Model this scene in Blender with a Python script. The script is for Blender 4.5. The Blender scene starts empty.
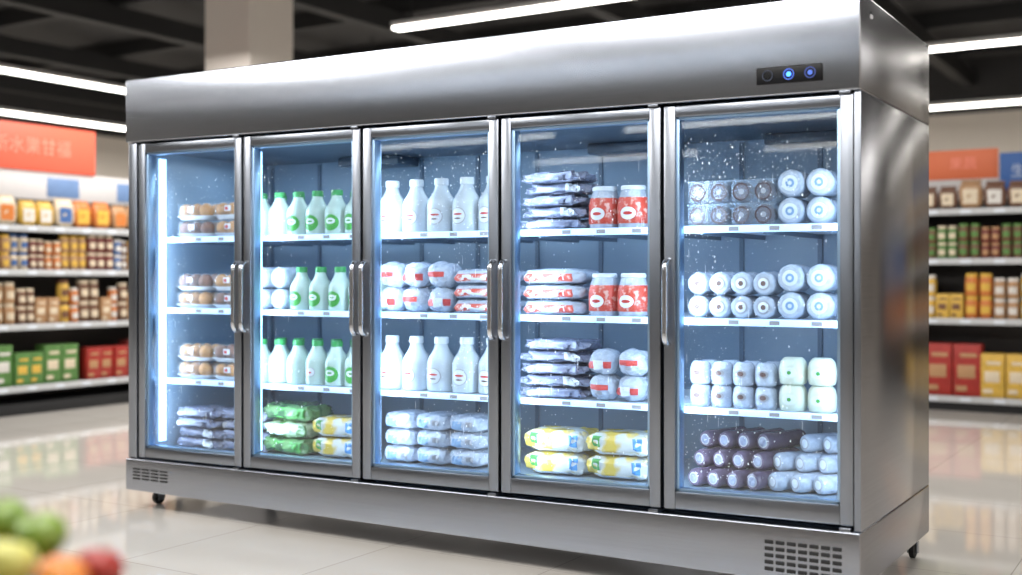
import bpy, bmesh, math, random
from mathutils import Vector, Matrix, noise
R = random.Random(7)
scene = bpy.context.scene
COL = scene.collection
try:
    scene.view_settings.view_transform = 'Standard'
except Exception:
    pass

# ------------------------------------------------------------------ materials
def lin(c):
    return tuple(((v/255)/12.92 if v/255 <= .04045 else ((v/255+.055)/1.055)**2.4) for v in c)

MATS = {}
def M(name, col, rough=.5, metal=0., emit=0., noise_amt=0., nscale=20., stretch=(1,1,1), bump=0., alpha=1., coat=0., aniso=0., arot=0., spec=.5, tint=False, col2=None, cpos=(.44, .56)):
    if name in MATS: return MATS[name]
    m = bpy.data.materials.new(name); m.use_nodes = True
    nt = m.node_tree; N = nt.nodes; L = nt.links
    b = N['Principled BSDF']
    c = lin(col)+(1,)
    b.inputs['Base Color'].default_value = c
    b.inputs['Roughness'].default_value = rough
    b.inputs['Metallic'].default_value = metal
    b.inputs['Coat Weight'].default_value = coat
    b.inputs['Specular IOR Level'].default_value = spec
    if aniso:
        b.inputs['Anisotropic'].default_value = aniso
        b.inputs['Anisotropic Rotation'].default_value = arot
        t = N.new('ShaderNodeTangent'); t.direction_type = 'RADIAL'; t.axis = 'Z'
        L.new(t.outputs[0], b.inputs['Tangent'])
    if emit:
        b.inputs['Emission Color'].default_value = c
        b.inputs['Emission Strength'].default_value = emit
    src = None
    if tint:
        oi = N.new('ShaderNodeObjectInfo'); src = oi.outputs['Color']
        L.new(src, b.inputs['Base Color'])
    if noise_amt or bump:
        tc = N.new('ShaderNodeTexCoord'); mp = N.new('ShaderNodeMapping')
        mp.inputs['Scale'].default_value = stretch
        nz = N.new('ShaderNodeTexNoise'); nz.inputs['Scale'].default_value = nscale
        nz.inputs['Detail'].default_value = 4
        L.new(tc.outputs['Object'], mp.inputs[0]); L.new(mp.outputs[0], nz.inputs['Vector'])
        if col2:
            n2 = N.new('ShaderNodeTexNoise'); n2.inputs['Scale'].default_value = nscale*.7; n2.inputs['Detail'].default_value = 2
            L.new(mp.outputs[0], n2.inputs['Vector'])
            cr = N.new('ShaderNodeValToRGB'); cr.color_ramp.elements[0].position = cpos[0]; cr.color_ramp.elements[1].position = cpos[1]
            cr.color_ramp.elements[0].color = c; cr.color_ramp.elements[1].color = lin(col2)+(1,)
            L.new(n2.outputs['Fac'], cr.inputs[0]); src = cr.outputs[0]; L.new(src, b.inputs['Base Color'])
        if noise_amt:
            mr = N.new('ShaderNodeMapRange')
            mr.inputs['To Min'].default_value = 1-noise_amt; mr.inputs['To Max'].default_value = 1+noise_amt*.3
            L.new(nz.outputs['Fac'], mr.inputs['Value'])
            vm = N.new('ShaderNodeVectorMath'); vm.operation = 'SCALE'
            vm.inputs[0].default_value = c[:3]
            if src: L.new(src, vm.inputs[0])
            L.new(mr.outputs[0], vm.inputs['Scale']); L.new(vm.outputs[0], b.inputs['Base Color'])
        if bump:
            bp = N.new('ShaderNodeBump'); bp.inputs['Strength'].default_value = bump
            bp.inputs['Distance'].default_value = .01
            L.new(nz.outputs['Fac'], bp.inputs['Height']); L.new(bp.outputs[0], b.inputs['Normal'])
    if alpha < 1: b.inputs['Alpha'].default_value = alpha
    MATS[name] = m
    return m

def glass_mat():
    m = bpy.data.materials.new('door_glass'); m.use_nodes = True
    nt = m.node_tree; N = nt.nodes; L = nt.links; N.clear()
    o = N.new('ShaderNodeOutputMaterial'); mix = N.new('ShaderNodeMixShader')
    tr = N.new('ShaderNodeBsdfTransparent'); tr.inputs[0].default_value = (.93, .97, 1, 1)
    gl = N.new('ShaderNodeBsdfGlossy'); gl.inputs['Roughness'].default_value = .02
    gl.inputs[0].default_value = (.95, .98, 1, 1)
    lw = N.new('ShaderNodeLayerWeight'); lw.inputs[0].default_value = .5
    pw = N.new('ShaderNodeMath'); pw.operation = 'POWER'; pw.inputs[1].default_value = 4.
    ma = N.new('ShaderNodeMath'); ma.operation = 'MULTIPLY_ADD'; ma.inputs[1].default_value = .6; ma.inputs[2].default_value = .05
    L.new(lw.outputs['Facing'], pw.inputs[0]); L.new(pw.outputs[0], ma.inputs[0])
    L.new(ma.outputs[0], mix.inputs[0]); L.new(tr.outputs[0], mix.inputs[1]); L.new(gl.outputs[0], mix.inputs[2])
    L.new(mix.outputs[0], o.inputs[0])
    return m
GLASS = glass_mat()

def film_mat(name, col, a):
    m = bpy.data.materials.new(name); m.use_nodes = True
    nt = m.node_tree; N = nt.nodes; L = nt.links
    b = N['Principled BSDF']; b.inputs['Base Color'].default_value = lin(col)+(1,)
    b.inputs['Roughness'].default_value = .12; b.inputs['Alpha'].default_value = a
    return m
FILM = film_mat('clear_film', (225, 232, 242), .13)
CLAM = film_mat('clear_clamshell', (190, 206, 226), .24)

steel = M('brushed_steel', (174, 179, 189), .27, 1., noise_amt=.2, nscale=3, stretch=(.5, .5, 110), aniso=.72)
steel_side = M('side_steel', (166, 166, 170), .21, 1., noise_amt=.22, nscale=3, stretch=(.3, .5, 60), aniso=.7, arot=.25)
frame_m = M('door_frame_steel', (142, 147, 156), .28, 1., noise_amt=.05, nscale=4, stretch=(20, 20, 1))
chrome = M('satin_chrome', (205, 208, 214), .22, 1., noise_amt=.03)
gasket = M('grey_gasket', (60, 70, 82), .6, noise_amt=.1)
black = M('black_plastic', (8, 8, 11), .35, noise_amt=.1, spec=.25)
darkslot = M('dark_slot', (18, 19, 22), .6, noise_amt=.1)
rubber = M('black_rubber', (26, 26, 28), .6, noise_amt=.2)
liner = M('fridge_liner', (134, 154, 174), .35, noise_amt=.2, nscale=2)
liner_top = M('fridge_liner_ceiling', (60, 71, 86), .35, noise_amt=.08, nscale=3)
liner_dark = M('upright_rail', (92, 110, 130), .4, noise_amt=.1)
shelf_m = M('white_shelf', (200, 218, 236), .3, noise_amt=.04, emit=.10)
rail_m = M('shelf_rail_glow', (190, 221, 253), .3, emit=.85, noise_amt=.02)  # emission stands in for light on the white rail; not a lamp
led = M('led_strip', (172, 213, 255), .3, emit=3.5)
blue_led = M('blue_indicator', (60, 120, 255), .3, emit=4.)
drop_m = M('water_droplet', (228, 240, 250), .08, noise_amt=.02, emit=.25)  # droplets are water; the emission paints a white glint on them
white_pl = M('white_milk_plastic', (196, 205, 214), .25, noise_amt=.25, nscale=14)
green_pl = M('green_tint_milk_plastic', (184, 204, 198), .25, noise_amt=.25, nscale=14)
white_wrap = M('white_wrap', (188, 198, 215), .16, noise_amt=.5, nscale=34, bump=1.)
lilac_wrap = M('lilac_wrap', (146, 152, 178), .16, noise_amt=.6, nscale=34, bump=1.)
purple_wrap = M('purple_plastic', (92, 76, 98), .2, noise_amt=.45, nscale=25, bump=.5)
green_wrap = M('green_wrap', (104, 152, 88), .24, noise_amt=.35, nscale=18, bump=.9, col2=(176, 198, 168))
dkgreen_wrap = M('dark_green_wrap', (44, 86, 54), .24, noise_amt=.4, nscale=18, bump=.9, col2=(96, 140, 88))
yellow_wrap = M('yellow_wrap', (218, 190, 84), .22, noise_amt=.25, nscale=14, bump=.8, col2=(206, 212, 214))
green_cap = M('green_cap', (56, 146, 80), .35, noise_amt=.05)
white_cap = M('white_cap', (212, 217, 223), .35, noise_amt=.03)
lab_white = M('white_label', (212, 218, 226), .4, noise_amt=.03)
lab_red = M('red_label', (196, 62, 58), .4, noise_amt=.15)
lab_redpat = M('red_orange_pattern', (200, 70, 54), .4, noise_amt=.15, nscale=80, col2=(214, 170, 160), cpos=(.5, .62))
lab_green = M('green_label', (72, 158, 70), .4, noise_amt=.15)
lab_blue = M('blue_label', (70, 138, 200), .4, noise_amt=.15)
lab_pblue = M('pale_blue_label', (120, 156, 196), .4, noise_amt=.25)
lab_grey = M('grey_label', (156, 156, 162), .4, noise_amt=.1)
lab_brown = M('brown_label', (112, 86, 82), .4, noise_amt=.2, nscale=60)
bun = M('brown_pastry', (130, 74, 40), .5, noise_amt=.4, nscale=50, bump=.4)
bun_or = M('orange_pastry', (200, 138, 62), .5, noise_amt=.35, nscale=50, bump=.4)
choc = M('dark_brown_filling', (78, 54, 56), .4, noise_amt=.4, nscale=60)
tray_w = M('white_tray', (208, 212, 218), .4, noise_amt=.04)
tintm = M('printed_package', (255, 255, 255), .4, noise_amt=.5, nscale=30, tint=True)
tintlid = M('package_lid', (255, 255, 255), .35, noise_amt=.25, tint=True)
gond = M('dark_shelf_metal', (50, 46, 44), .5, noise_amt=.1)
gond_w = M('white_price_strip', (186, 188, 190), .4, noise_amt=.05)
gond_l = M('grey_shelf_metal', (100, 98, 96), .5, noise_amt=.08)
pale_board = M('pale_header_board', (208, 206, 206), .5, noise_amt=.05)

# ------------------------------------------------------------------ mesh helpers
def merge(bm, t, mi):
    for f in t.faces: f.material_index = mi
    me = bpy.data.meshes.new('t'); t.to_mesh(me); t.free()
    bm.from_mesh(me); bpy.data.meshes.remove(me)

def box(bm, lo, hi, bev=0., mi=0, seg=2, mat=None):
    t = bmesh.new(); bmesh.ops.create_cube(t, size=1)
    s = [hi[i]-lo[i] for i in range(3)]; c = [(hi[i]+lo[i])/2 for i in range(3)]
    for v in t.verts: v.co = Vector((v.co.x*s[0]+c[0], v.co.y*s[1]+c[1], v.co.z*s[2]+c[2]))
    if bev: bmesh.ops.bevel(t, geom=t.edges[:], offset=min(bev, min(s)*.45), segments=seg, profile=.5, affect='EDGES')
    if mat: bmesh.ops.transform(t, matrix=mat, verts=t.verts)
    merge(bm, t, mi)

def lathe(bm, prof, seg=24, mi=0, mat=None, wob=None):
    t = bmesh.new(); rings = []
    for r, z in prof:
        if r < 1e-6: rings.append([t.verts.new((0, 0, z))])
        else:
            rg = []
            for i in range(seg):
                a = 2*math.pi*i/seg; rr = r*(wob(a, z) if wob else 1)
                rg.append(t.verts.new((rr*math.cos(a), rr*math.sin(a), z)))
            rings.append(rg)
    for a, b in zip(rings, rings[1:]):
        for i in range(seg):
            j = (i+1) % seg
            if len(a) == 1 and len(b) == 1: continue
            if len(a) == 1: t.faces.new((a[0], b[j], b[i]))
            elif len(b) == 1: t.faces.new((a[i], a[j], b[0]))
            else: t.faces.new((a[i], a[j], b[j], b[i]))
    bmesh.ops.recalc_face_normals(t, faces=t.faces)
    if mat: bmesh.ops.transform(t, matrix=mat, verts=t.verts)
    merge(bm, t, mi)

def patch(bm, rad, zc, w, h, mi=0, off=.0012, square=False, seg=24):
    t = bmesh.new(); R_ = rad+off; rings = []
    c = t.verts.new((0, -R_, zc))
    for k in (.35, .7, 1.):
        rg = []
        for i in range(seg):
            a = 2*math.pi*i/seg; cx, sz = math.cos(a), math.sin(a)
            if square:
                m = max(abs(cx), abs(sz)); cx /= m; sz /= m
            an = (w/2*k*cx)/R_
            rg.append(t.verts.new((R_*math.sin(an), -R_*math.cos(an), zc+h/2*k*sz)))
        rings.append(rg)
    for i in range(seg):
        j = (i+1) % seg
        t.faces.new((c, rings[0][i], rings[0][j]))
        for a, b in zip(rings, rings[1:]): t.faces.new((a[i], b[i], b[j], a[j]))
    merge(bm, t, mi)

def squad_pt(a, b, c, e1, e2, th, ph, seed=0, wr=0., k=1.):
    def p(v, e): return math.copysign(abs(v)**e, v)
    x = a*p(math.cos(ph), e1)*p(math.cos(th), e2)
    y = b*p(math.cos(ph), e1)*p(math.sin(th), e2)
    z = c*p(math.sin(ph), e1)
    v = Vector((x, y, z))
    if wr:
        n = noise.noise(v*22+Vector((seed, 0, 0)))+.6*noise.noise(v*60+Vector((0, seed, 0)))
        v *= 1+wr*n
    return v*k
def squad(bm, a, b, c, e1=.5, e2=.5, seed=0, wr=0., nu=56, nv=24, mi=0, zoff=None):
    if zoff is None: zoff = c
    t = bmesh.new(); rows = []
    for j in range(1, nv):
        ph = -math.pi/2+math.pi*j/nv
        rows.append([t.verts.new(squad_pt(a, b, c, e1, e2, 2*math.pi*i/nu, ph, seed, wr)+Vector((0, 0, zoff))) for i in range(nu)])
    bot = t.verts.new((0, 0, -c+zoff)); top = t.verts.new((0, 0, c+zoff))
    for i in range(nu):
        k = (i+1) % nu
        t.faces.new((bot, rows[0][k], rows[0][i])); t.faces.new((rows[-1][i], rows[-1][k], top))
        for r0, r1 in zip(rows, rows[1:]): t.faces.new((r0[i], r0[k], r1[k], r1[i]))
    merge(bm, t, mi)
def squad_label(bm, a, b, c, e1, e2, seed, wr, th0, th1, ph0, ph1, mi=0, zoff=None, k=1.02, n=10):
    if zoff is None: zoff = c
    t = bmesh.new(); g = []
    for j in range(n+1):
        g.append([t.verts.new(squad_pt(a, b, c, e1, e2, th0+(th1-th0)*i/n, ph0+(ph1-ph0)*j/n, seed, wr, k)+Vector((0, 0, zoff))) for i in range(n+1)])
    for j in range(n):
        for i in range(n): t.faces.new((g[j][i], g[j][i+1], g[j+1][i+1], g[j+1][i]))
    merge(bm, t, mi)

def mk(name, bm, mats, link=True, parent=None, warp=False, smooth=True, center=False):
    if warp:
        for v in bm.verts: v.co.z = wz(v.co.z, v.co.x)
    off = Vector((0, 0, 0))
    if center and bm.verts:
        xs = [v.co for v in bm.verts]
        lo = Vector([min(c[i] for c in xs) for i in range(3)]); hi = Vector([max(c[i] for c in xs) for i in range(3)])
        off = (lo+hi)/2
        for v in bm.verts: v.co -= off
    me = bpy.data.meshes.new(name); bm.to_mesh(me); bm.free()
    for m in mats: me.materials.append(m)
    if smooth:
        for p in me.polygons: p.use_smooth = True
        try: me.set_sharp_from_angle(angle=math.radians(40))
        except Exception: pass
    o = bpy.data.objects.new(name, me); o.location = off
    if link: COL.objects.link(o)
    if parent:
        o.parent = parent
        pl = Vector((0, 0, 0)); p = parent
        while p: pl += p.location; p = p.parent
        o.location = off-pl
    return o
def empty(name, loc, label, cat):
    e = bpy.data.objects.new(name, None); e.location = loc; e.empty_display_size = .1
    COL.objects.link(e); e['label'] = label; e['category'] = cat
    return e

# ------------------------------------------------------------------ fridge profile levels
ZL = [.095, .257, .292, .655, 1.023, 1.39, 1.872, 2.195]
ZR = [.098, .3035, .372, .681, 1.022, 1.377, 1.827, 2.170]
WID = 3.634; P = WID/5
def interp(z, A, B):
    if z <= A[0]: return B[0]+(z-A[0])
    for i in range(len(A)-1):
        if z <= A[i+1]:
            return B[i]+(B[i+1]-B[i])*(z-A[i])/(A[i+1]-A[i])
    return B[-1]+(z-A[-1])
def wz(z, x):
    u = max(-.03, min(1.02, x/WID))
    return z+(interp(z, ZL, ZR)-z)*u

# ------------------------------------------------------------------ room
def plane(name, pts, mat, kind=True):
    me = bpy.data.meshes.new(name); me.from_pydata(pts, [], [(0, 1, 2, 3)]); me.materials.append(mat)
    o = bpy.data.objects.new(name, me); COL.objects.link(o); o['kind'] = 'structure'; return o
def floor_mat():
    m = bpy.data.materials.new('glossy_tile_floor'); m.use_nodes = True
    nt = m.node_tree; N = nt.nodes; L = nt.links; b = N['Principled BSDF']
    tc = N.new('ShaderNodeTexCoord'); br = N.new('ShaderNodeTexBrick')
    br.offset = 0; br.inputs['Scale'].default_value = 1
    br.inputs['Brick Width'].default_value = .8; br.inputs['Row Height'].default_value = .8
    br.inputs['Mortar Size'].default_value = .003; br.inputs['Mortar Smooth'].default_value = .5
    br.inputs['Color1'].default_value = lin((214, 209, 202))+(1,)
    br.inputs['Color2'].default_value = lin((210, 205, 198))+(1,)
    br.inputs['Mortar'].default_value = lin((170, 164, 157))+(1,)
    nz = N.new('ShaderNodeTexNoise'); nz.inputs['Scale'].default_value = 2.5; nz.inputs['Detail'].default_value = 6
    mx = N.new('ShaderNodeMixRGB'); mx.blend_type = 'MULTIPLY'; mx.inputs[0].default_value = .1
    L.new(tc.outputs['Object'], br.inputs['Vector']); L.new(tc.outputs['Object'], nz.inputs['Vector'])
    L.new(br.outputs['Color'], mx.inputs[1]); L.new(nz.outputs['Fac'], mx.inputs[2])
    L.new(mx.outputs[0], b.inputs['Base Color']); b.inputs['Roughness'].default_value = .06
    b.inputs['Specular IOR Level'].default_value = 1.
    return m
X0, X1, Y0, Y1, H = -12.5, 13., -20., 15., 4.6
plane('floor', [(X0, Y0, 0), (X1, Y0, 0), (X1, Y1, 0), (X0, Y1, 0)], floor_mat())
wallm = M('warm_white_wall', (218, 210, 200), .7, noise_amt=.05, nscale=1)
ceilm = M('dark_ceiling', (44, 43, 44), .8, noise_amt=.3, nscale=2)
beamm = M('black_beam', (24, 24, 26), .7, noise_amt=.2)
plane('ceiling', [(X0, Y0, H), (X0, Y1, H), (X1, Y1, H), (X1, Y0, H)], ceilm)
plane('wall_left', [(X0, Y0, 0), (X0, Y1, 0), (X0, Y1, H), (X0, Y0, H)], wallm)
plane('wall_back', [(X0, Y1, 0), (X1, Y1, 0), (X1, Y1, H), (X0, Y1, H)], wallm)
plane('wall_right', [(X1, Y0, 0), (X1, Y0, H), (X1, Y1, H), (X1, Y1, 0)], wallm)
plane('wall_front', [(X0, Y0, 0), (X0, Y0, H), (X1, Y0, H), (X1, Y0, 0)], wallm)
n = 1
def trim(lo, hi, mats, bev=0):
    global n
    bm = bmesh.new(); box(bm, lo, hi, bev); o = mk('trim_%d' % n, bm, mats, smooth=False); o['kind'] = 'structure'; n += 1
for y in [y*2.1-18 for y in range(16)]: trim((X0+.05, y-.07, H-.22), (X1-.05, y+.07, H-.001), [beamm])
for x in [x*2.6-11.6 for x in range(10)]: trim((x-.09, Y0+.05, H-.46), (x+.09, Y1-.05, H-.221), [beamm])
trim((X0+.001, Y1-.04, 3.75), (X1-.001, Y1-.001, H-.001), [ceilm]); trim((X0+.001, Y0+.05, 3.75), (X0+.04, Y1-.05, H-.001), [ceilm])
bm = bmesh.new(); box(bm, (-4.33, 4.53, 0), (-3.69, 5.18, H-.001), .01)
box(bm, (-4.36, 4.50, 0), (-3.66, 5.21, .12), .005, mi=1)
o = mk('trim_%d' % n, bm, [M('column_plaster', (220, 212, 204), .6, noise_amt=.06, nscale=2), gond_l], smooth=False); o['kind'] = 'structure'

tube = M('light_diffuser', (255, 250, 242), .4, emit=9.)
housing = M('light_housing', (210, 210, 210), .4, noise_amt=.04)
def linear_light(x, y, ln, along, z=3.56):
    e = empty('linear_ceiling_light', (x, y, z), 'long white linear light hanging from dark ceiling', 'ceiling light')
    e['group'] = 'linear ceiling lights'
    d = (ln/2, .07) if along == 'X' else (.07, ln/2)
    bm = bmesh.new(); box(bm, (x-d[0], y-d[1], z), (x+d[0], y+d[1], z+.05), .005); mk('housing', bm, [housing], parent=e, center=True)
    bm = bmesh.new()
    dd = (ln/2-.01, .06) if along == 'X' else (.06, ln/2-.01)
    box(bm, (x-dd[0], y-dd[1], z-.025), (x+dd[0], y+dd[1], z), .008); mk('light_diffuser', bm, [tube], parent=e, center=True)
    for s in (-1, 1):
        px = x+s*(ln/2-.2)*(along == 'X'); py = y+s*(ln/2-.2)*(along == 'Y')
        bm = bmesh.new(); box(bm, (px-.006, py-.006, z+.05), (px+.006, py+.006, H-.001)); mk('suspension_rod', bm, [rubber], parent=e, center=True)
linear_light(-7.1, 3.9, 7.0, 'Y'); linear_light(-10.1, 6.5, 9.0, 'Y')
linear_light(.6, 5.0, 5.6, 'X', 3.64); linear_light(4.6, 8.4, 8., 'X'); linear_light(3.2, 12.7, 9., 'X')
linear_light(-3.2, 8.8, 5., 'X')
for xx in (-8., -5.2, -2.6, -.2, 2.2, 4.8, 7.6): linear_light(xx, -6.3, 5.2, 'Y')  # unseen row, added to reflect vertical streaks in the header
for xx in (-6.5, -1.6, 3.4): 
    linear_light(xx, -12.6, 3.6, 'X'); linear_light(xx+1, -16.4, 3.6, 'X')

def area(name, loc, rot, sx, sy, pw, col=(1, 1, 1)):
    l = bpy.data.lights.new(name, 'AREA'); l.shape = 'RECTANGLE'; l.size = sx; l.size_y = sy; l.energy = pw; l.color = col
    o = bpy.data.objects.new(name, l); o.location = loc; o.rotation_euler = rot; COL.objects.link(o); return o
for i, (x, y, p) in enumerate([(-1.5, -2.6, 140), (3, -2.6, 140), (8.5, -3, 120), (-6.5, 0, 180), (-2.5, 3.2, 140), (10.2, 3.0, 180), (0, 10.5, 210), (-8.5, 9, 210), (2.8, 3.6, 90), (9.5, 8.5, 70)]):
    area('room_fill_light', (x, y, 3.5), (0, 0, 0), 3.4, 1.6, p*1.35, (1, .97, .93))  # overhead fill added to brighten the room, no fixtures here
for x in (-4.2, -2.0, .2, 2.4):
    area('steel_fill_light', (x, -7.2, 3.3), (math.radians(72), 0, 0), .3, .8, 7.5, (.82, .91, 1.))  # unseen fill added to put soft highlights on the steel front

# ------------------------------------------------------------------ REFRIGERATOR
F = empty('display_refrigerator', (WID/2, .5, 0), 'large five-door stainless steel glass-front display refrigerator', 'refrigerator')
DEP = 1.06; XL, XR = -.076, 3.65
def side_mi(bm, mi=1):
    bm.normal_update()
    for f in bm.faces:
        if f.normal.x > .7 and f.calc_center_median().x > 3.6: f.material_index = mi
bm = bmesh.new()
box(bm, (XL, -.03, .257), (XL+.062, DEP, 1.872), .004)
box(bm, (3.629, -.03, .256), (XR+.003, DEP+.002, 1.873), .002, mi=0)
box(bm, (XL+.062, .98, .257), (3.629, DEP, 1.872), 0)
side_mi(bm)
mk('body', bm, [frame_m, steel_side], parent=F, warp=True, center=True)
bm = bmesh.new()
box(bm, (-.013, .90, .262), (3.628, .975, 1.868))
box(bm, (-.013, .04, .262), (.004, .90, 1.868))
box(bm, (3.602, .04, .262), (3.628, .90, 1.868))
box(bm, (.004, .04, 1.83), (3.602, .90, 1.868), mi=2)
box(bm, (.004, .04, .262), (3.602, .90, .292))
for k in range(11):
    x = .05+k*.354
    box(bm, (x-.010, .890, .3), (x+.010, .90, 1.82), mi=1)
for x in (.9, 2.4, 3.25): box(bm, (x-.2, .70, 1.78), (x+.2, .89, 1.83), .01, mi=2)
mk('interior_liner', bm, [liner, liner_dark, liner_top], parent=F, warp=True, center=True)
bm = bmesh.new(); box(bm, (XL-.004, -.045, 1.874), (XR+.004, DEP+.004, 2.195), .006, seg=3); side_mi(bm)
hd = mk('header_panel', bm, [steel, steel_side], parent=F, warp=True, center=True)
bm = bmesh.new(); lathe(bm, [(0, .007), (.011, .006), (.014, 0)], 16, 0, Matrix.Translation((XR+.004, .10, 2.14)) @ Matrix.Rotation(math.pi/2, 4, 'Y'))
mk('panel_screw', bm, [chrome], parent=F, warp=True, center=True)
bm = bmesh.new(); box(bm, (XL-.004, -.045, .095), (XR+.004, DEP+.004, .255), .006, seg=3); side_mi(bm)
mk('base_panel', bm, [steel, steel_side], parent=F, warp=True, center=True)
def vent(x0, x1, z0, z1, nc, nr):
    bm = bmesh.new()
    dx = (x1-x0)/nc; dz = (z1-z0)/nr
    for i in range(nc):
        for j in range(nr):
            box(bm, (x0+i*dx+dx*.1, -.0475, z0+j*dz+dz*.22), (x0+(i+1)*dx-dx*.1, -.0445, z0+(j+1)*dz-dz*.22), .0015, seg=1)
    o = mk('air_vent', bm, [darkslot], parent=F, warp=True, center=True); o['label'] = 'slotted air vent grille'
vent(-.03, .235, .150, .215, 4, 4)
vent(3.31, 3.595, .118, .215, 7, 5)
bm = bmesh.new(); box(bm, (3.285, -.052, 1.912), (3.525, -.0445, 1.970), .012, seg=3)
cp = mk('control_panel', bm, [black], parent=F, warp=True, center=True); cp['label'] = 'black glossy control display'
for i, x in enumerate((3.328, 3.405, 3.482)):
    zc = wz(1.941, x)
    bm = bmesh.new()
    Mx = Matrix.Translation((x, -.0525, zc)) @ Matrix.Rotation(math.pi/2, 4, 'X')
    lathe(bm, [(.020, 0), (.020, .003), (.0165, .003), (.0165, 0)], 20, 0, Mx)
    lathe(bm, [(.0, .002), (.009, .002), (.009, 0)], 16, 1, Mx)
    o = mk('indicator_dial', bm, [M('dial_ring', (44, 52, 70), .3, noise_amt=.05, emit=.1) if i == 0 else M('dial_ring_blue', (60, 90, 180), .3, emit=.8) if i == 1 else M('dial_ring_dim', (50, 66, 130), .3, emit=.5), black if i == 0 else blue_led if i == 1 else M('dim_blue', (70, 100, 190), .3, emit=.7)], parent=cp, center=True)
for k in range(1, 5):
    bm = bmesh.new(); box(bm, (k*P-.03, .036, .262), (k*P+.022, .075, 1.868), .004)
    mk('mullion_post', bm, [gasket], parent=F, warp=True, center=True)
for k in range(5):
    bm = bmesh.new(); x = k*P
    a = x+.0235 if k else x+.006
    box(bm, (a, .05 if k else .095, .33), (a+.008, .074 if k else .142, 1.80), .003)
    o = mk('light_strip', bm, [led], parent=F, warp=True, center=True)
for k in range(5):
    xa = k*P-.018 if k else .016; xb = (k+1)*P-.024 if k < 4 else 3.598
    for lv in (.655, 1.023, 1.39):
        bm = bmesh.new()
        box(bm, (xa, .150, lv-.012), (xb, .84, lv), .002, seg=1)
        for j in range(3):
            xx = xa+.1+(xb-xa-.2)*j/2
            box(bm, (xx-.006, .16, lv-.032), (xx+.006, .884, lv-.0125), 0, mi=1)
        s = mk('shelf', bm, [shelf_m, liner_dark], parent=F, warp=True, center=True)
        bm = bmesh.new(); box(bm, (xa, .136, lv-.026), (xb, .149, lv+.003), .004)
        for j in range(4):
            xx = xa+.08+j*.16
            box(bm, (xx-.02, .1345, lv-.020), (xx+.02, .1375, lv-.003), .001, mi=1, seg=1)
        mk('shelf_rail', bm, [rail_m, lab_grey], parent=s, warp=True, center=True)
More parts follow.
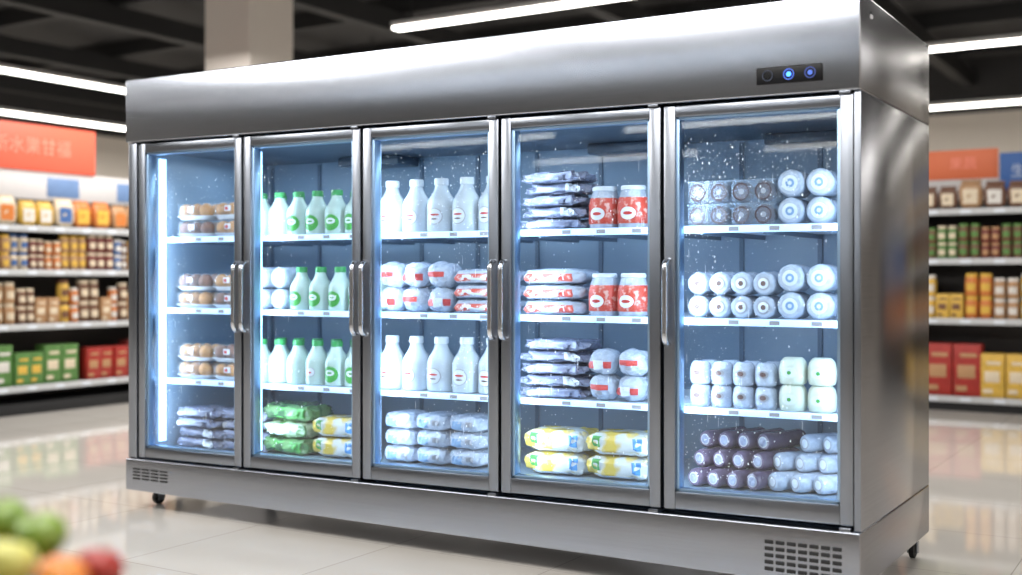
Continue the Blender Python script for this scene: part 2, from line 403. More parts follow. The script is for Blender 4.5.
for k in range(5):
    x0 = k*P+.006 if k else .0; x1 = (k+1)*P-.006 if k < 4 else 3.627
    z0, z1 = .264, 1.864; sw = .048; yf, yb = -.030, .030
    bm = bmesh.new()
    box(bm, (x0, yf, z0), (x0+sw, yb, z1), .006); box(bm, (x1-sw, yf, z0), (x1, yb, z1), .006)
    box(bm, (x0+sw-.002, yf+.001, z1-.045), (x1-sw+.002, yb, z1-.001), .005)
    box(bm, (x0+sw-.002, yf+.001, z0+.001), (x1-sw+.002, yb, z0+.05), .005)
    g = .012
    box(bm, (x0+sw-.001, -.018, z0+.049), (x0+sw+g, .028, z1-.044), .002, mi=1); box(bm, (x1-sw-g, -.018, z0+.049), (x1-sw+.001, .028, z1-.044), .002, mi=1)
    box(bm, (x0+sw, -.018, z1-.044-g), (x1-sw, .028, z1-.043), .002, mi=1); box(bm, (x0+sw, -.018, z0+.048), (x1-sw, .028, z0+.05+g), .002, mi=1)
    d = mk('door', bm, [frame_m, M('inner_bead', (150, 178, 206), .35, 1., noise_amt=.05)], parent=F, warp=True, center=True)  # pale blue of the bead paints interior light spilling onto the frame
    bm = bmesh.new(); box(bm, (x0+sw+g-.004, -.006, z0+.05+g-.004), (x1-sw-g+.004, -.002, z1-.044-g+.004))
    mk('door_glass', bm, [GLASS], parent=d, warp=True, center=True, smooth=False)
    bm = bmesh.new(); rr = random.Random(40+k)
    cl = {0: (.2, .55), 1: (.12, .5), 2: (.85, .55), 3: (.15, .5), 4: (.1, .6)}[k]
    cnt = {0: 520, 1: 380, 2: 720, 3: 460, 4: 1100}[k]
    W_, H_ = x1-x0-2*sw-2*g-.012, z1-z0-.17
    i = 0
    while i < cnt:
        q = rr.random()
        if q < .45: u = cl[0]+rr.gauss(0, .13); v = rr.random()
        elif q < .6: u = rr.random(); v = .95-abs(rr.gauss(0, .1))
        else: u, v = rr.random(), rr.random()
        if not (.02 < u < .98 and .02 < v < .98): continue
        i += 1
        xx = x0+sw+g+.006+u*W_; zz = z0+.08+v*H_
        r = rr.choice([.0007, .0008, .0009, .0011, .0013, .0017, .0023])
        t = bmesh.new(); bmesh.ops.create_icosphere(t, subdivisions=1, radius=r)
        el = rr.choice([1, 1, 1.3, 2.5]); wx = 1.
        if rr.random() < .03 and .1 < v < .9: el = .022/r; wx = .0007/r
        for w in t.verts: w.co = Vector((w.co.x*wx+xx, w.co.y*.5-.0065, w.co.z*el+zz))
        merge(bm, t, 0)
    o = mk('condensation_droplets', bm, [drop_m], parent=d, warp=True, center=True); o['kind'] = 'stuff'
    hs = {0: 'R', 1: 'LR', 2: 'LR', 3: 'L', 4: 'L'}[k]
    for s in hs:
        hx = x0+.020 if s == 'L' else x1-.020
        zc = 1.09; hh = .165; rad = .0095
        pts = []
        for i in range(25):
            tt = i/24; ang = tt*math.pi
            z = zc-hh*math.cos(ang)
            y = yf-.036*min(1, math.sin(ang)*1.8)**.7 if 0 < i < 24 else yf+.004
            pts.append(Vector((hx, y, z)))
        bm = bmesh.new(); rings = []
        for i, p in enumerate(pts):
            tn = (pts[min(i+1, 24)]-pts[max(i-1, 0)]).normalized()
            sx = Vector((1, 0, 0)); sy = tn.cross(sx).normalized()
            rings.append([bm.verts.new(p+sx*rad*1.25*math.cos(a*math.pi/6)+sy*rad*math.sin(a*math.pi/6)) for a in range(12)])
        for a, b in zip(rings, rings[1:]):
            for i in range(12): bm.faces.new((a[i], a[(i+1) % 12], b[(i+1) % 12], b[i]))
        bm.faces.new(rings[0][::-1]); bm.faces.new(rings[-1])
        bmesh.ops.recalc_face_normals(bm, faces=bm.faces)
        h = mk('handle', bm, [chrome], parent=d, warp=True, center=True); h['label'] = 'curved satin chrome handle'
    for zz in (z0-.012, z1+.001):
        bm = bmesh.new(); hx = x1-.025
        box(bm, (hx-.022, -.041, zz-.001), (hx+.018, .0, zz+.010), .002)
        mk('hinge', bm, [frame_m], parent=d, warp=True, center=True)
for (x, y) in ((-.02, .12), (3.60, .10), (.06, .86), (3.605, .98)):
    zb = wz(.095, x); r = .036
    bm = bmesh.new()
    box(bm, (x-.035, y-.035, zb-.006), (x+.035, y+.035, zb+.004), .002)
    for s in (-1, 1): box(bm, (x+s*.018-.003, y-.018, r*.6), (x+s*.018+.003, y+.018, zb-.005), .001)
    c = mk('caster', bm, [frame_m], parent=F, center=True); c['label'] = 'small swivel caster with black wheel'
    bm = bmesh.new()
    lathe(bm, [(0, -.013), (r*.8, -.013), (r, -.009), (r, .009), (r*.8, .013), (0, .013)], 24, 0, Matrix.Translation((x, y, r+.0005)) @ Matrix.Rotation(math.pi/2, 4, 'Y'))
    mk('wheel', bm, [rubber], parent=c, center=True)
for k in range(5):
    x = k*P
    area('fridge_lamp', (x+.05, .085, 1.02), (math.radians(90), 0, math.radians(-32)), .03, 1.3, 5.6, (.70, .86, 1.))
    area('fridge_lamp', (x+P-.06, .085, 1.02), (math.radians(90), 0, math.radians(32)), .03, 1.3, 4.2, (.70, .86, 1.))
    area('fridge_lamp', (x+P/2, .45, 1.80), (0, 0, 0), .5, .3, 2.6, (.70, .86, 1.))

# ------------------------------------------------------------------ product prototypes
PROTOS = []
def proto(name, bm, mats, kids=()):
    o = mk(name, bm, mats, link=False)
    ks = []
    for kn, kb, km in kids: ks.append(mk(kn, kb, km, link=False))
    PROTOS.append(o); PROTOS.extend(ks)
    return (o, ks)
def place(pr, x, y, z, label, cat, group, rot=(0, 0, 0), sc=1., color=None, kcol=None):
    o = pr[0].copy(); COL.objects.link(o); o.location = (x, y, z); o.rotation_euler = rot
    o.scale = (sc, sc, sc) if not isinstance(sc, tuple) else sc
    o['label'] = label; o['category'] = cat; o['group'] = group
    if color: o.color = color
    for i, k in enumerate(pr[1]):
        c = k.copy(); COL.objects.link(c); c.parent = o
        if kcol: c.color = kcol[i % len(kcol)]
    return o
def BM(f):
    bm = bmesh.new(); f(bm); return bm

def bottle(capm, labs, plm):
    r = .056
    prof = [(0, 0), (.048, 0), (.054, .004), (.056, .012), (.056, .098), (.0545, .112), (.0505, .124), (.043, .137), (.035, .149), (.029, .161), (.0255, .172), (.0235, .182), (.0235, .190), (0, .190)]
    b = BM(lambda m: lathe(m, prof, 30))
    cap = BM(lambda m: lathe(m, [(.0245, .180), (.0268, .181), (.0268, .202), (.025, .206), (0, .2065)], 24, wob=lambda a, z: 1+.02*math.cos(a*12)))
    def lab(m):
        for (w, h, zc, mi, off, sq) in labs[1]: patch(m, r, zc, w, h, mi, off, sq)
    return proto('milk_bottle', b, [plm], [('bottle_cap', cap, [capm]), ('label', BM(lab), labs[0])])
P_b_green = bottle(green_cap, ([lab_green, lab_white, lab_green], [(.084, .074, .055, 0, .001, False), (.050, .028, .062, 1, .002, False), (.03, .008, .062, 2, .003, False)]), green_pl)
P_b_plain = bottle(green_cap, ([lab_grey, lab_white, lab_red], [(.050, .044, .062, 0, .001, False), (.044, .038, .062, 1, .002, False), (.018, .008, .06, 2, .003, False)]), green_pl)
P_b_white = bottle(white_cap, ([lab_grey, lab_white, lab_red, lab_brown], [(.066, .062, .06, 0, .001, False), (.060, .056, .06, 1, .002, False), (.04, .008, .066, 2, .003, False), (.03, .006, .05, 3, .003, False)]), white_pl)

def roll(bodym, labs, r=.045, ln=.15, nm='wrapped_roll'):
    Mx = Matrix.Translation((0, 0, r)) @ Matrix.Rotation(math.pi/2, 4, 'X')
    h = ln/2
    prof = [(0, -h), (r*.8, -h), (r*.97, -h+.010), (r, -h+.022), (r*.97, -h*.4), (r, 0), (r*.97, h*.4), (r, h-.022), (r*.96, h-.010), (r*.82, h-.002), (r*.6, h-.001), (r*.5, h-.006), (r*.3, h-.007), (0, h-.003)]
    b = BM(lambda m: lathe(m, prof, 28, 0, Mx, wob=lambda a, z: 1+.015*math.sin(a*9)))
    def lab(m):
        for (ra, mi, d) in labs[1]: lathe(m, [(0, h+d), (ra*.93, h+d), (ra, h-.001+d)], 24, mi, Mx)
    return proto(nm, b, [bodym], [('end_label', BM(lab), labs[0])])
P_r_white = roll(white_wrap, ([lab_grey, lab_white, lab_brown], [(.026, 0, .0), (.020, 1, .001), (.010, 2, .002)]))
P_r_blue = roll(white_wrap, ([lab_white, lab_pblue, lab_white], [(.030, 0, .0), (.017, 1, .001), (.008, 2, .002)]), r=.052)
P_tube_w = roll(white_wrap, ([lab_grey, lab_white], [(.022, 0, .0), (.017, 1, .001)]), r=.036, ln=.29, nm='long_wrapped_tube')
P_tube_p = roll(purple_wrap, ([lab_grey, lilac_wrap], [(.022, 0, .0), (.017, 1, .001)]), r=.036, ln=.24, nm='long_wrapped_tube')

def tub(bodym, labs, r=.042, h=.088):
    prof = [(0, 0), (r*.8, 0), (r*.9, .004), (r*.98, h*.22), (r, h*.5), (r*.97, h*.66), (r*.88, h*.84), (r*.72, h*.95), (r*.6, h), (0, h)]
    b = BM(lambda m: lathe(m, prof, 26, wob=lambda a, z: 1+.01*math.sin(a*14)))
    def lab(m):
        for (w, hh, zc, mi, off) in labs[1]: patch(m, r, zc, w, hh, mi, off)
    return proto('yogurt_tub', b, [bodym], [('label', BM(lab), labs[0])])
P_t_grey = tub(white_wrap, ([lab_grey, lab_brown], [(.045, .030, .045, 0, .0015), (.026, .018, .045, 1, .0025)]), r=.0440)
P_t_green = tub(M('cream_plastic', (206, 213, 198), .3, noise_amt=.2), ([lab_white, lab_green], [(.06, .04, .045, 0, .0015), (.016, .014, .045, 1, .0025)]), r=.054, h=.1)
def red_tub():
    r = .058
    b = BM(lambda m: lathe(m, [(0, 0), (r*.86, 0), (r*.96, .006), (r, .03), (r, .085), (r*.9, .115), (r*.78, .138), (r*.74, .142), (0, .142)], 30))
    band = BM(lambda m: lathe(m, [(r+.0002, .018), (r+.0014, .020), (r+.0014, .084), (r*.9+.0014, .112), (r*.9, .114)], 30))
    lid = BM(lambda m: lathe(m, [(r*.74, .141), (r*.80, .142), (r*.80, .153), (r*.74, .157), (0, .158)], 30))
    def lab(m): patch(m, r, .055, .062, .046, 0, .003); patch(m, r, .055, .036, .012, 1, .004)
    return proto('yogurt_tub', b, [white_wrap], [('patterned_band', band, [lab_redpat]), ('lid', lid, [lab_white]), ('label', BM(lab), [lab_white, lab_red])])
P_t_red = red_tub()

def pillow(name, mat, a, b, c, seed, lmats, labs, e1=.55, e2=.4, wr=.05):
    bb = BM(lambda m: squad(m, a, b, c, e1, e2, seed, wr))
    def lab(m):
        for (t0, t1, p0, p1, mi, k) in labs: squad_label(m, a, b, c, e1, e2, seed, wr, t0, t1, p0, p1, mi, k=k)
    kids = [('label', BM(lab), lmats)] if labs else []
    return proto(name, bb, [mat], kids)
def deg(v): return math.radians(v)
fr = lambda c_, w: (deg(270+c_-w), deg(270+c_+w))
P_lilac = pillow('film_wrapped_pack', lilac_wrap, .148, .10, .024, 3, [lab_white, lab_grey], [(*fr(20, 14), deg(-30), deg(50), 0, 1.02)], wr=.30)
P_lilac2 = pillow('film_wrapped_pack', lilac_wrap, .148, .10, .024, 9, [lab_white, lab_grey], [(*fr(-16, 10), deg(-30), deg(50), 1, 1.02)], wr=.30)
P_white = pillow('soft_wrapped_bundle', white_wrap, .090, .10, .040, 8, [lab_pblue, lab_grey], [(*fr(-8, 8), deg(-25), deg(10), 0, 1.02), (*fr(14, 10), deg(-10), deg(10), 1, 1.02)], e1=.7, e2=.5, wr=.14)
P_redw = pillow('soft_wrapped_pack', white_wrap, .145, .10, .032, 5, [lab_redpat, lab_white], [(*fr(-4, 30), deg(-26), deg(8), 0, 1.02), (*fr(0, 12), deg(-15), deg(4), 1, 1.035)], wr=.14)
P_bulk = pillow('rounded_wrapped_pack', white_wrap, .068, .085, .058, 14, [lab_red, lab_white], [(*fr(0, 48), deg(-22), deg(2), 0, 1.02), (*fr(0, 16), deg(-26), deg(6), 1, 1.035)], e1=.8, e2=.8, wr=.13)
P_bulk2 = pillow('rounded_wrapped_pack', white_wrap, .068, .085, .058, 21, [lab_red, lab_grey], [(*fr(-6, 34), deg(-6), deg(10), 0, 1.02), (*fr(-6, 12), deg(-24), deg(-10), 1, 1.035)], e1=.8, e2=.8, wr=.13)
P_yel = pillow('yellow_bread_pack', yellow_wrap, .145, .10, .047, 11, [lab_white, lab_blue, lab_green], [(*fr(-5, 30), deg(-50), deg(-22), 0, 1.02), (*fr(18, 9), deg(-8), deg(24), 1, 1.02), (*fr(-22, 10), deg(-5), deg(25), 2, 1.02)], e1=.5, wr=.15)
P_grn = pillow('green_vegetable_bag', green_wrap, .155, .10, .040, 17, [lab_white, dkgreen_wrap], [(*fr(-15, 16), deg(-25), deg(22), 0, 1.02), (*fr(22, 14), deg(-25), deg(22), 1, 1.02)], wr=.22)
P_dgrn = pillow('green_vegetable_bag', dkgreen_wrap, .155, .10, .040, 23, [lab_green, lab_white], [(*fr(12, 18), deg(-25), deg(22), 0, 1.02)], wr=.22)

def tray(fill, seed):
    def body(m):
        t = bmesh.new(); a, b, h = .088, .07, .014
        def ring(aa, bb, z):
            out = []
            for i in range(32):
                th = 2*math.pi*i/32; c, s = math.cos(th), math.sin(th)
                out.append(t.verts.new((aa*math.copysign(abs(c)**.4, c), bb*math.copysign(abs(s)**.4, s), z)))
            return out
        rs = [ring(a*.8, b*.8, 0), ring(a*.94, b*.94, h*.9), ring(a, b, h), ring(a*.99, b*.99, h+.002), ring(a*.9, b*.9, h-.001), ring(a*.78, b*.78, .004)]
        for p, q in zip(rs, rs[1:]):
            for i in range(32): t.faces.new((p[i], p[(i+1) % 32], q[(i+1) % 32], q[i]))
        t.faces.new(rs[0][::-1]); t.faces.new(rs[-1]); bmesh.ops.recalc_face_normals(t, faces=t.faces)
        merge(m, t, 0)
    def food(m):
        for i in range(3):
            for j in range(2):
                t = bmesh.new(); bmesh.ops.create_icosphere(t, subdivisions=3, radius=1)
                for v in t.verts:
                    k = 1+.12*noise.noise(v.co*3+Vector((i, j, seed)))
                    v.co = Vector((v.co.x*.026*k-.052+i*.052, v.co.y*.032*k-.030+j*.058, v.co.z*.030*k+.035))
                merge(m, t, 0)
    def filmf(m): squad(m, .087, .069, .034, .45, .4, nu=24, nv=10, zoff=.036)
    def lab(m): box(m, (-.012, -.0725, .030), (.018, -.0700, .052), .001, 0); box(m, (-.008, -.0735, .034), (.006, -.072, .046), 0, 1)
    return proto('pastry_tray', BM(body), [tray_w], [('pastries', BM(food), [fill]), ('clear_lid', BM(filmf), [FILM]), ('label', BM(lab), [lab_white, lab_red])])
P_tr1 = tray(bun_or, 1); P_tr2 = tray(bun, 2)
def clam():
    def body(m): box(m, (-.0885, -.06, 0), (.0885, .06, .088), .016, seg=3); box(m, (-.089, -.061, .080), (.089, .061, .0885), .003)
    def food(m):
        for cx in (-.044, .044):
            Mx = Matrix.Translation((cx, -.040, .042)) @ Matrix.Rotation(math.pi/2, 4, 'X')
            lathe(m, [(0, -.05), (.030, -.05), (.039, -.03), (.039, .01), (.032, .021), (.012, .017), (0, .019)], 20, 0, Mx)
            lathe(m, [(0, .0205), (.010, .020), (.012, .016)], 16, 1, Mx)
    return proto('clamshell_pack', BM(body), [CLAM], [('cakes', BM(food), [choc, lab_grey])])
P_clam = clam()

# ------------------------------------------------------------------ stock the fridge
LV = [.292, .655, 1.023, 1.39]
def sz(l, x, hw=.05): return max(wz(LV[l], x-hw), wz(LV[l], x+hw))+.001
jit = lambda a: R.uniform(-a, a)
for l in (1, 2, 3):
    for i in range(2):
        x = .155+i*.262
        for j in range(2):
            place(P_tr1 if (i+j+l) % 3 else P_tr2, x+jit(.006), .255, sz(l, x, .12)+j*.092, 'white tray of orange-brown pastries under clear film', 'food tray', 'pastry trays on refrigerator shelves', (0, 0, jit(.05)), (1.42, 1.15, 1.29))
for i in range(2):
    x = .18+i*.31
    for j in range(4):
        place(P_lilac if R.random() < .5 else P_lilac2, x+jit(.006), .28+jit(.01), sz(0, x, .14)+j*.052, 'lilac film-wrapped flat pack with white label', 'food pack', 'lilac film-wrapped packs in refrigerator', (0, 0, jit(.08)))
for l in (3, 1):
    for r_ in range(2):
        for i in range(6):
            x = .615+i*.122; big = i >= 2
            gl = (big and l == 3) or (l == 1 and i in (4, 5))
            place(P_b_green if gl else P_b_plain, x, .22+r_*.14, sz(l, x), 'white milk bottle with green cap and ' + ('green oval label' if gl else 'small round label'), 'milk bottle', 'green-capped milk bottles', (0, 0, jit(.15)), 1.04)
for i in range(2):
    x = .645+i*.115
    for j in range(2):
        place(P_r_blue, x, .25, sz(2, x)+j*.106, 'white wrapped roll with round blue end label', 'food pack', 'blue-labelled wrapped rolls')
for r_ in range(2):
    for i in range(4):
        x = .880+i*.122
        place(P_b_green, x, .22+r_*.14, sz(2, x), 'white milk bottle with green cap and green oval label', 'milk bottle', 'green-capped milk bottles', (0, 0, jit(.1)), sc=1.02)
for j in range(3):
    x = .79
    place(P_dgrn if j != 1 else P_grn, x+jit(.008), .29, sz(0, x, .15)+j*.082, 'glossy green vegetable bag with ' + ('light green label' if j != 1 else 'white label'), 'vegetable bag', 'green vegetable bags in refrigerator', (0, 0, jit(.06)))
for j in range(2):
    x = 1.11
    place(P_yel, x, .29, sz(0, x, .14)+j*.096, 'yellow bread pack with white and blue print', 'bread pack', 'yellow bread packs in refrigerator', (0, 0, jit(.06)))
for l in (3, 1):
    for i in range(5):
        x = 1.425+i*.139
        place(P_b_white, x, .235, sz(l, x), 'white milk bottle with white cap and round label', 'milk bottle', 'white-capped milk bottles', (0, 0, jit(.12)), sc=1.19)
for i in range(3):
    x = 1.44+i*.137
    for j in range(2):
        place(P_bulk if (i+j) % 2 == 0 else P_bulk2, x, .25, sz(2, x)+j*.113, 'bulky rounded white wrapped pack with red band', 'food pack', 'rounded packs on middle shelf', (0, 0, jit(.2)))
x = 1.93
for j in range(3):
    place(P_redw, x, .28, sz(2, x, .14)+j*.066, 'white soft pack with broad red label', 'food pack', 'red-labelled soft packs', (0, 0, jit(.08)))
for i in range(3):
    x = 1.48+i*.184
    for j in range(3):
        place(P_white, x+jit(.003), .29, sz(0, x, .09)+j*.077, 'white soft plastic-wrapped multipack bundle', 'food pack', 'white soft wrapped bundles', (0, 0, jit(.05)))
for l in (3, 1):
    x = 2.30
    for j in range(5):
        place(P_lilac if j % 2 else P_lilac2, x+jit(.012), .28+jit(.012), sz(l, x, .14)+j*.0505, 'lilac film-wrapped flat pack with white label', 'food pack', 'lilac film-wrapped packs in refrigerator', (0, 0, jit(.15)), (1, 1, .93))
for i in range(2):
    x = 2.53+i*.132
    for l in (3, 2):
        place(P_t_red, x, .235, sz(l, x), 'tapered tub with red-orange patterned band', 'yogurt tub', 'red-patterned tubs', (0, 0, jit(.15)), sc=1.12)
    for j in range(2):
        place(P_bulk if (i+j) % 2 else P_bulk2, x, .25, sz(1, x)+j*.104, 'rounded white wrapped pack with red band', 'food pack', 'rounded packs on lower shelf', (0, 0, jit(.2)), sc=.93)
x = 2.29
for j in range(3):
    place(P_redw, x, .28, sz(2, x, .14)+j*.066, 'white soft pack with broad red label', 'food pack', 'red-labelled soft packs', (0, 0, jit(.08)))
for i in range(2):
    x = 2.31+i*.30
    for j in range(2):
        place(P_yel, x, .29, sz(0, x, .14)+j*.096, 'yellow bread pack with white and blue print', 'bread pack', 'yellow bread packs in refrigerator', (0, 0, jit(.06)))
for i in range(2):
    x = 3.01+i*.178
    for j in range(2):
        place(P_clam, x, .235, sz(3, x)+j*.0895, 'clear clamshell tray holding round brown cakes', 'cake pack', 'clear cake clamshells on top shelf')
for i in range(4):
    x = 2.965+i*.089
    for j in range(2):
        place(P_r_white, x, .25, sz(2, x)+j*.091, 'white wrapped roll with small round end label', 'food pack', 'white wrapped rolls on middle shelf')
        place(P_t_grey, x, .215, sz(1, x)+j*.0885, 'white rounded yogurt tub with brown label', 'yogurt tub', 'stacked white yogurt tubs')
        place(P_t_grey, x, .305, sz(1, x)+j*.0885, 'white rounded yogurt tub with brown label', 'yogurt tub', 'stacked white yogurt tubs')
for i in range(2):
    x = 3.335+i*.11
    for j in range(2):
        place(P_r_blue, x, .25, sz(3, x)+j*.105, 'white wrapped roll with round blue end label', 'food pack', 'blue-labelled wrapped rolls')
        place(P_r_blue, x, .25, sz(2, x)+j*.105, 'white wrapped roll with round blue end label', 'food pack', 'blue-labelled wrapped rolls')
        place(P_t_green, x, .22, sz(1, x)+j*.1005, 'cream yogurt tub with small green mark', 'yogurt tub', 'cream yogurt tubs')
for j in range(3):
    for i in range(4):
        x = 2.985+i*.080
        if x < 3.24: place(P_tube_p, x, .30+j*.06, sz(0, x)+j*.068, 'long dark purple tube lying on its side', 'food tube', 'dark tubes lying stacked', (0, 0, -.35))
    for i in range(3):
        x = 3.335+i*.088
        if j < 2 or i > 0:
            place(P_tube_w, x, .33+j*.06, sz(0, x)+j*.068, 'long white wrapped tube lying on its side', 'food tube', 'white tubes lying stacked', (0, 0, -.58))

# ------------------------------------------------------------------ background shelving
def gbox():
    b = BM(lambda m: box(m, (-.05, -.04, 0), (.05, .04, .20), .003))
    l = BM(lambda m: (box(m, (-.034, -.0415, .07), (.030, -.0395, .12), .001), box(m, (-.025, -.0418, .15), (.035, -.0395, .165), .001), box(m, (-.04, -.0418, .02), (.0, -.0395, .04), .001)))
    return proto('grocery_box', b, [tintm], [('label', l, [tintlid])])
def gjar():
    b = BM(lambda m: lathe(m, [(0, 0), (.038, 0), (.042, .006), (.042, .11), (.036, .125), (.034, .13), (0, .13)], 20))
    c = BM(lambda m: lathe(m, [(.034, .124), (.038, .125), (.038, .148), (.034, .151), (0, .151)], 20))
    l = BM(lambda m: patch(m, .042, .06, .065, .05, 0, .001, True))
    return proto('food_jar', b, [tintm], [('jar_lid', c, [tintlid]), ('label', l, [tintlid])])
def gbag():
    b = BM(lambda m: (squad(m, .07, .04, .085, .6, .5, 31, .08), box(m, (-.06, -.003, .158), (.06, .003, .185), .001)))
    l = BM(lambda m: squad_label(m, .07, .04, .085, .6, .5, 31, .08, deg(245), deg(290), deg(-25), deg(15), 0, k=1.03))
    return proto('snack_bag', b, [tintm], [('label', l, [tintlid])])
G_box, G_jar, G_bag = gbox(), gjar(), gbag()
PAL = {'orange': (212, 124, 58), 'yellow': (222, 180, 76), 'cream': (222, 206, 180), 'brown': (116, 78, 56), 'red': (170, 48, 40), 'green': (90, 136, 68), 'blue': (70, 106, 162), 'white': (220, 216, 210), 'dark red': (116, 42, 38), 'pink': (212, 156, 148), 'tan': (182, 140, 100)}
def c4(n_): return lin(PAL[n_])+(1,)

def gondola(org, rot, ln, depth, levels, top, name_label):
    e = empty('display_shelf_unit', org, name_label, 'store shelf'); e.rotation_euler = (0, 0, rot)
    def part(nm, f, mats):
        bm = bmesh.new(); f(bm); o = mk(nm, bm, mats); o.parent = e; return o
    part('back_panel', lambda m: box(m, (0, depth-.03, 0), (ln, depth, 1.9), .002), [gond])
    part('header_board', lambda m: (box(m, (0, depth-.03, 1.901), (ln, depth, top), .002), [box(m, (ln*q, depth-.034, 1.93), (ln*q+.35, depth-.029, top-.05), .001, 1) for q in (.5, .72, .9)]), [pale_board, M('blue_graphic', (110, 140, 184), .5, noise_amt=.2)])
    for x in (0, ln-.03): part('end_panel', lambda m: box(m, (x, 0.02, 0), (x+.03, depth-.03, top-.2), .002), [gond])
    part('base', lambda m: box(m, (.03, .02, 0), (ln-.03, depth-.03, .10), .003), [darkslot])
    for z in levels:
        s = part('shelf', lambda m: box(m, (.03, 0, z-.03), (ln-.03, depth-.03, z), .002), [gond_l])
        bm = bmesh.new(); box(bm, (.03, -.012, z-.05), (ln-.03, -.0005, z+.004), .002)
        nn = int(ln/.28)
        for i in range(nn): box(bm, (.1+i*.28, -.014, z-.042), (.19+i*.28, -.0115, z-.008), .001, mi=1)
        o = mk('price_strip', bm, [gond_w, lab_white]); o.parent = s
    return e

def stock(org, rot, x0, x1, rows):
    ca, sa = math.cos(rot), math.sin(rot)
    for z, gap, items, scl in rows:
        x = x0; i = 0
        while x < x1:
            run = R.choice([1, 2, 2, 3]); kind, c1, c2 = items[i % len(items)]; i += R.choice([1, 1, 2])
            pr, w, h, dp, nm, cat = {'box': (G_box, .104, .201, .045, 'cardboard grocery box', 'grocery box'), 'jar': (G_jar, .088, .1515, .046, 'food jar', 'jar'), 'bag': (G_bag, .146, .188, .045, 'snack bag', 'snack bag')}[kind]
            s = scl*R.uniform(.86, 1.12)
            for k in range(run):
                x += w*s/2
                if x > x1: break
                lx, ly = x, dp*s+.01+R.uniform(0, .03)
                st = 2 if (kind != 'bag' and 2*h*s < gap-.03) else 1
                for q in range(st):
                    place(pr, org[0]+ca*lx-sa*ly, org[1]+sa*lx+ca*ly, z+.001+q*(h*s+.001), '%s %s with %s label' % (c1, nm, c2), cat, 'groceries on store shelves', (0, 0, rot), s, c4(c1), [c4(c2), c4(c2)])
                x += w*s/2+.003
            x += .002
LO = (-4.05, -.4, 0)
gondola(LO, math.pi/2, 4.4, .5, [.25, .78, 1.25, 1.63], 2.16, 'dark metal store shelving unit stocked with groceries')
stock(LO, math.pi/2, 2.15, 4.3, [
    (.78, .42, [('jar', 'yellow', 'brown'), ('jar', 'orange', 'white'), ('jar', 'tan', 'cream'), ('jar', 'brown', 'cream'), ('box', 'tan', 'cream')], 1.15),
    (1.25, .36, [('jar', 'brown', 'white'), ('jar', 'tan', 'yellow'), ('jar', 'cream', 'blue'), ('jar', 'dark red', 'cream'), ('jar', 'blue', 'white'), ('jar', 'orange', 'cream')], .98),
    (1.63, .40, [('bag', 'cream', 'orange'), ('bag', 'yellow', 'white'), ('bag', 'cream', 'blue'), ('bag', 'orange', 'yellow'), ('bag', 'tan', 'orange')], 1.3)])
stock(LO, math.pi/2, 2.15, 3.25, [(.25, .48, [('box', 'green', 'white'), ('box', 'tan', 'cream'), ('box', 'green', 'yellow'), ('box', 'green', 'cream')], 1.6)])
stock(LO, math.pi/2, 3.26, 4.3, [(.25, .48, [('box', 'red', 'tan'), ('box', 'red', 'white'), ('box', 'dark red', 'white'), ('box', 'cream', 'red')], 1.55)])
RO = (2.1, 6.7, 0)
gondola(RO, 0, 4.6, .5, [.13, .82, 1.35, 1.79], 2.09, 'dark store shelving unit with jars and boxes')
stock(RO, 0, .1, 2.4, [
    (.82, .45, [('jar', 'yellow', 'white'), ('box', 'yellow', 'brown'), ('jar', 'orange', 'yellow'), ('box', 'tan', 'orange'), ('jar', 'tan', 'white')], 1.25),
    (1.35, .38, [('jar', 'dark red', 'tan'), ('jar', 'brown', 'green'), ('jar', 'green', 'cream'), ('jar', 'red', 'yellow'), ('jar', 'brown', 'green')], 1.05),
    (1.79, .30, [('bag', 'brown', 'white'), ('bag', 'cream', 'brown'), ('bag', 'brown', 'cream'), ('bag', 'tan', 'cream')], 1.3)])
stock(RO, 0, .1, .80, [(.13, .62, [('box', 'red', 'tan'), ('box', 'dark red', 'red')], 2.35)])
stock(RO, 0, .82, 2.4, [(.13, .62, [('box', 'yellow', 'cream'), ('box', 'cream', 'orange'), ('box', 'yellow', 'brown')], 1.9)])
stock(RO, 0, 2.5, 4.2, [  # unseen orange and blue stock, added to colour the side panel's reflection
    (.82, .45, [('box', 'orange', 'red'), ('box', 'orange', 'yellow')], 1.7),
    (1.35, .36, [('box', 'blue', 'blue'), ('box', 'blue', 'white')], 1.7)])

sign_red = M('red_orange_sign', (216, 92, 68), .5, noise_amt=.05, emit=.2)
sign_or = M('orange_sign', (216, 112, 72), .5, noise_amt=.05, emit=.15)
sign_bl = M('blue_sign', (50, 94, 160), .5, noise_amt=.05, emit=.15)
letter = M('faded_lettering', (230, 140, 118), .5, emit=.2)
letter2 = M('white_lettering', (190, 200, 218), .5, emit=.1)
def sign(name, org, rot, w, h, mat, txt, label, size, lx=None, lm=None):
    bm = bmesh.new(); box(bm, (0, 0, 0), (w, .04, h), .004)
    s = mk(name, bm, [mat]); s.location = org; s.rotation_euler = (0, 0, rot)
    s['label'] = label; s['category'] = 'sign'
    cu = bpy.data.curves.new('lettering', 'FONT'); cu.body = txt; cu.size = size; cu.extrude = .003; cu.align_x = 'CENTER'; cu.align_y = 'CENTER'
    to = bpy.data.objects.new('tmp', cu); COL.objects.link(to)
    dg = bpy.context.evaluated_depsgraph_get(); dg.update()
    me = bpy.data.meshes.new_from_object(to.evaluated_get(dg)); bpy.data.objects.remove(to)
    me.materials.clear(); me.materials.append(lm or letter)
    o = bpy.data.objects.new('lettering', me); COL.objects.link(o); o.parent = s
    o.location = (w/2 if lx is None else lx, -.004, h/2); o.rotation_euler = (math.pi/2, 0, 0)
sign('aisle_sign', (-4.50, .6, 2.161), math.pi/2, 2.69, .42, sign_red, '新水果甘福', 'salmon red aisle sign with pale lettering', .165, lx=2.0)
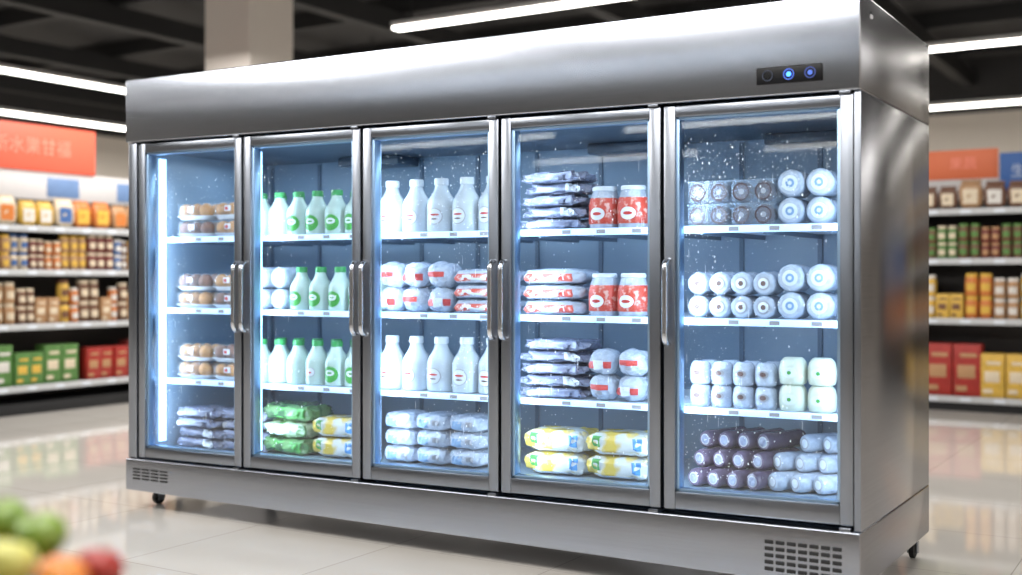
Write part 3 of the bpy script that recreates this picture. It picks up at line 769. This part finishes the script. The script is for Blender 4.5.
sign('aisle_sign', (2.2, 7.16, 2.091), 0, .80, .27, sign_or, '果蔬', 'orange aisle sign with pale lettering', .12, lx=.5)
sign('aisle_sign', (3.02, 7.12, 1.96), 0, .8, .35, sign_bl, '生鲜', 'blue aisle sign with white lettering', .13, lx=.22, lm=letter2)

# ------------------------------------------------------------------ fruit stand
yaw = math.atan2(.524, .852)
CX, CY = 3.327, -3.101
wood = M('pale_wood', (176, 138, 94), .5, noise_amt=.3, nscale=6, stretch=(1, 12, 12))
T = empty('fruit_table', (CX, CY, 0), 'small wooden table carrying a fruit crate', 'table'); T.rotation_euler = (0, 0, yaw)
def tp(nm, lo, hi, par, m=wood):
    bm = bmesh.new(); box(bm, lo, hi, .004); o = mk(nm, bm, [m]); o.parent = par; return o
tp('table_top', (-.27, -.2, .62), (.27, .2, .65), T)
for sx in (-1, 1):
    for sy in (-1, 1): tp('leg', (sx*.24-.02, sy*.17-.02, 0), (sx*.24+.02, sy*.17+.02, .62), T)
C = empty('fruit_crate', (CX, CY, .651), 'shallow pale wooden crate filled with fruit', 'crate'); C.rotation_euler = (0, 0, yaw)
tp('crate_floor', (-.25, -.19, 0), (.25, .19, .012), C)
for s in (-1, 1):
    tp('crate_side', (-.25, s*.184-.006, .012), (.25, s*.184+.006, .065), C)
    tp('crate_side', (s*.244-.006, -.177, .012), (s*.244+.006, .177, .065), C)
def fruit_mat(n_, c1, c2, sc=6):
    m = bpy.data.materials.new(n_); m.use_nodes = True; N = m.node_tree.nodes; L = m.node_tree.links; b = N['Principled BSDF']
    tc = N.new('ShaderNodeTexCoord'); nz = N.new('ShaderNodeTexNoise'); nz.inputs['Scale'].default_value = sc*6
    cr = N.new('ShaderNodeValToRGB'); cr.color_ramp.elements[0].position = .35; cr.color_ramp.elements[1].position = .65
    cr.color_ramp.elements[0].color = lin(c1)+(1,); cr.color_ramp.elements[1].color = lin(c2)+(1,)
    L.new(tc.outputs['Object'], nz.inputs[0]); L.new(nz.outputs[0], cr.inputs[0]); L.new(cr.outputs[0], b.inputs['Base Color'])
    b.inputs['Roughness'].default_value = .35; return m
stem_m = M('brown_stem', (88, 64, 40), .7, noise_amt=.2)
FS = .036
def fruit(name, mat, flat):
    S = Matrix.Scale(FS, 4)
    def body(m):
        prof = []
        for i in range(21):
            t = math.pi*i/20; r = math.sin(t)*(1+.06*math.cos(t)*-1); z = -math.cos(t)*flat
            if i >= 17: z -= (i-16)*.055*(1.0)
            if i <= 2: z += (3-i)*.03
            prof.append((abs(r), z))
        prof[0] = (0, prof[0][1]); prof[-1] = (0, prof[-1][1])
        lathe(m, prof, 28, 0, S, wob=lambda a, z: 1+.02*math.cos(a*5))
    def st(m):
        lathe(m, [(0, flat*.70), (.05, flat*.70), (.035, flat*.95), (.05, flat*1.1), (0, flat*1.12)], 10, 0, S)
    return proto(name, BM(body), [mat], [('stem', BM(st), [stem_m])])
FA = fruit('green_apple', fruit_mat('green_apple_skin', (92, 122, 38), (118, 142, 52)), .92)
FY = fruit('yellow_apple', fruit_mat('yellow_apple_skin', (180, 184, 92), (198, 192, 106)), .92)
FO = fruit('orange_apple', fruit_mat('orange_apple_skin', (196, 88, 36), (218, 148, 56)), .86)
FR = fruit('red_apple', fruit_mat('red_apple_skin', (132, 28, 28), (162, 50, 40)), .9)
def pf(pr, x, y, z, r, lb, cat='apple'):
    place(pr, x, y, z-.010, lb, cat, 'fruit in the wooden crate', (jit(.3), jit(.3), jit(1)), r/FS)
pf(FA, 3.306, -3.020, .830, .036, 'glossy green apple on top of the pile')
pf(FA, 3.216, -3.016, .840, .036, 'glossy green apple on top of the pile')
pf(FY, 3.357, -3.106, .817, .037, 'pale yellow-green apple in the pile')
pf(FO, 3.418, -3.070, .797, .034, 'orange-red streaked apple in the pile')
pf(FR, 3.391, -2.991, .789, .034, 'dark red apple in the pile')
ci, si = math.cos(yaw), math.sin(yaw)
for i in range(5):
    for j in range(4):
        lx = -.18+i*.085+(j % 2)*.02-.005; ly = -.125+j*.083
        pf([FA, FY, FR, FO][(i+j) % 4], CX+ci*lx-si*ly, CY+si*lx+ci*ly, .710, .036, ['glossy green', 'pale yellow', 'dark red', 'orange-red'][(i+j) % 4]+' apple in the crate layer below')
for p in PROTOS: bpy.data.objects.remove(p)

# ------------------------------------------------------------------ camera
w = bpy.data.worlds.new('World'); scene.world = w; w.use_nodes = True
w.node_tree.nodes['Background'].inputs[0].default_value = (.6, .62, .66, 1); w.node_tree.nodes['Background'].inputs[1].default_value = .3
cam = bpy.data.cameras.new('camera'); co = bpy.data.objects.new('camera', cam); COL.objects.link(co)
cam.sensor_width = 36; cam.lens = 36*1150/1022
co.location = (4.702, -4.04, 1.18); co.rotation_euler = (math.pi/2, 0, yaw)
cam.shift_y = -(287.5-278)/1022
cam.clip_start = .05; cam.clip_end = 100
cam.dof.use_dof = True; cam.dof.focus_distance = 4.7; cam.dof.aperture_fstop = 1.1
scene.camera = co
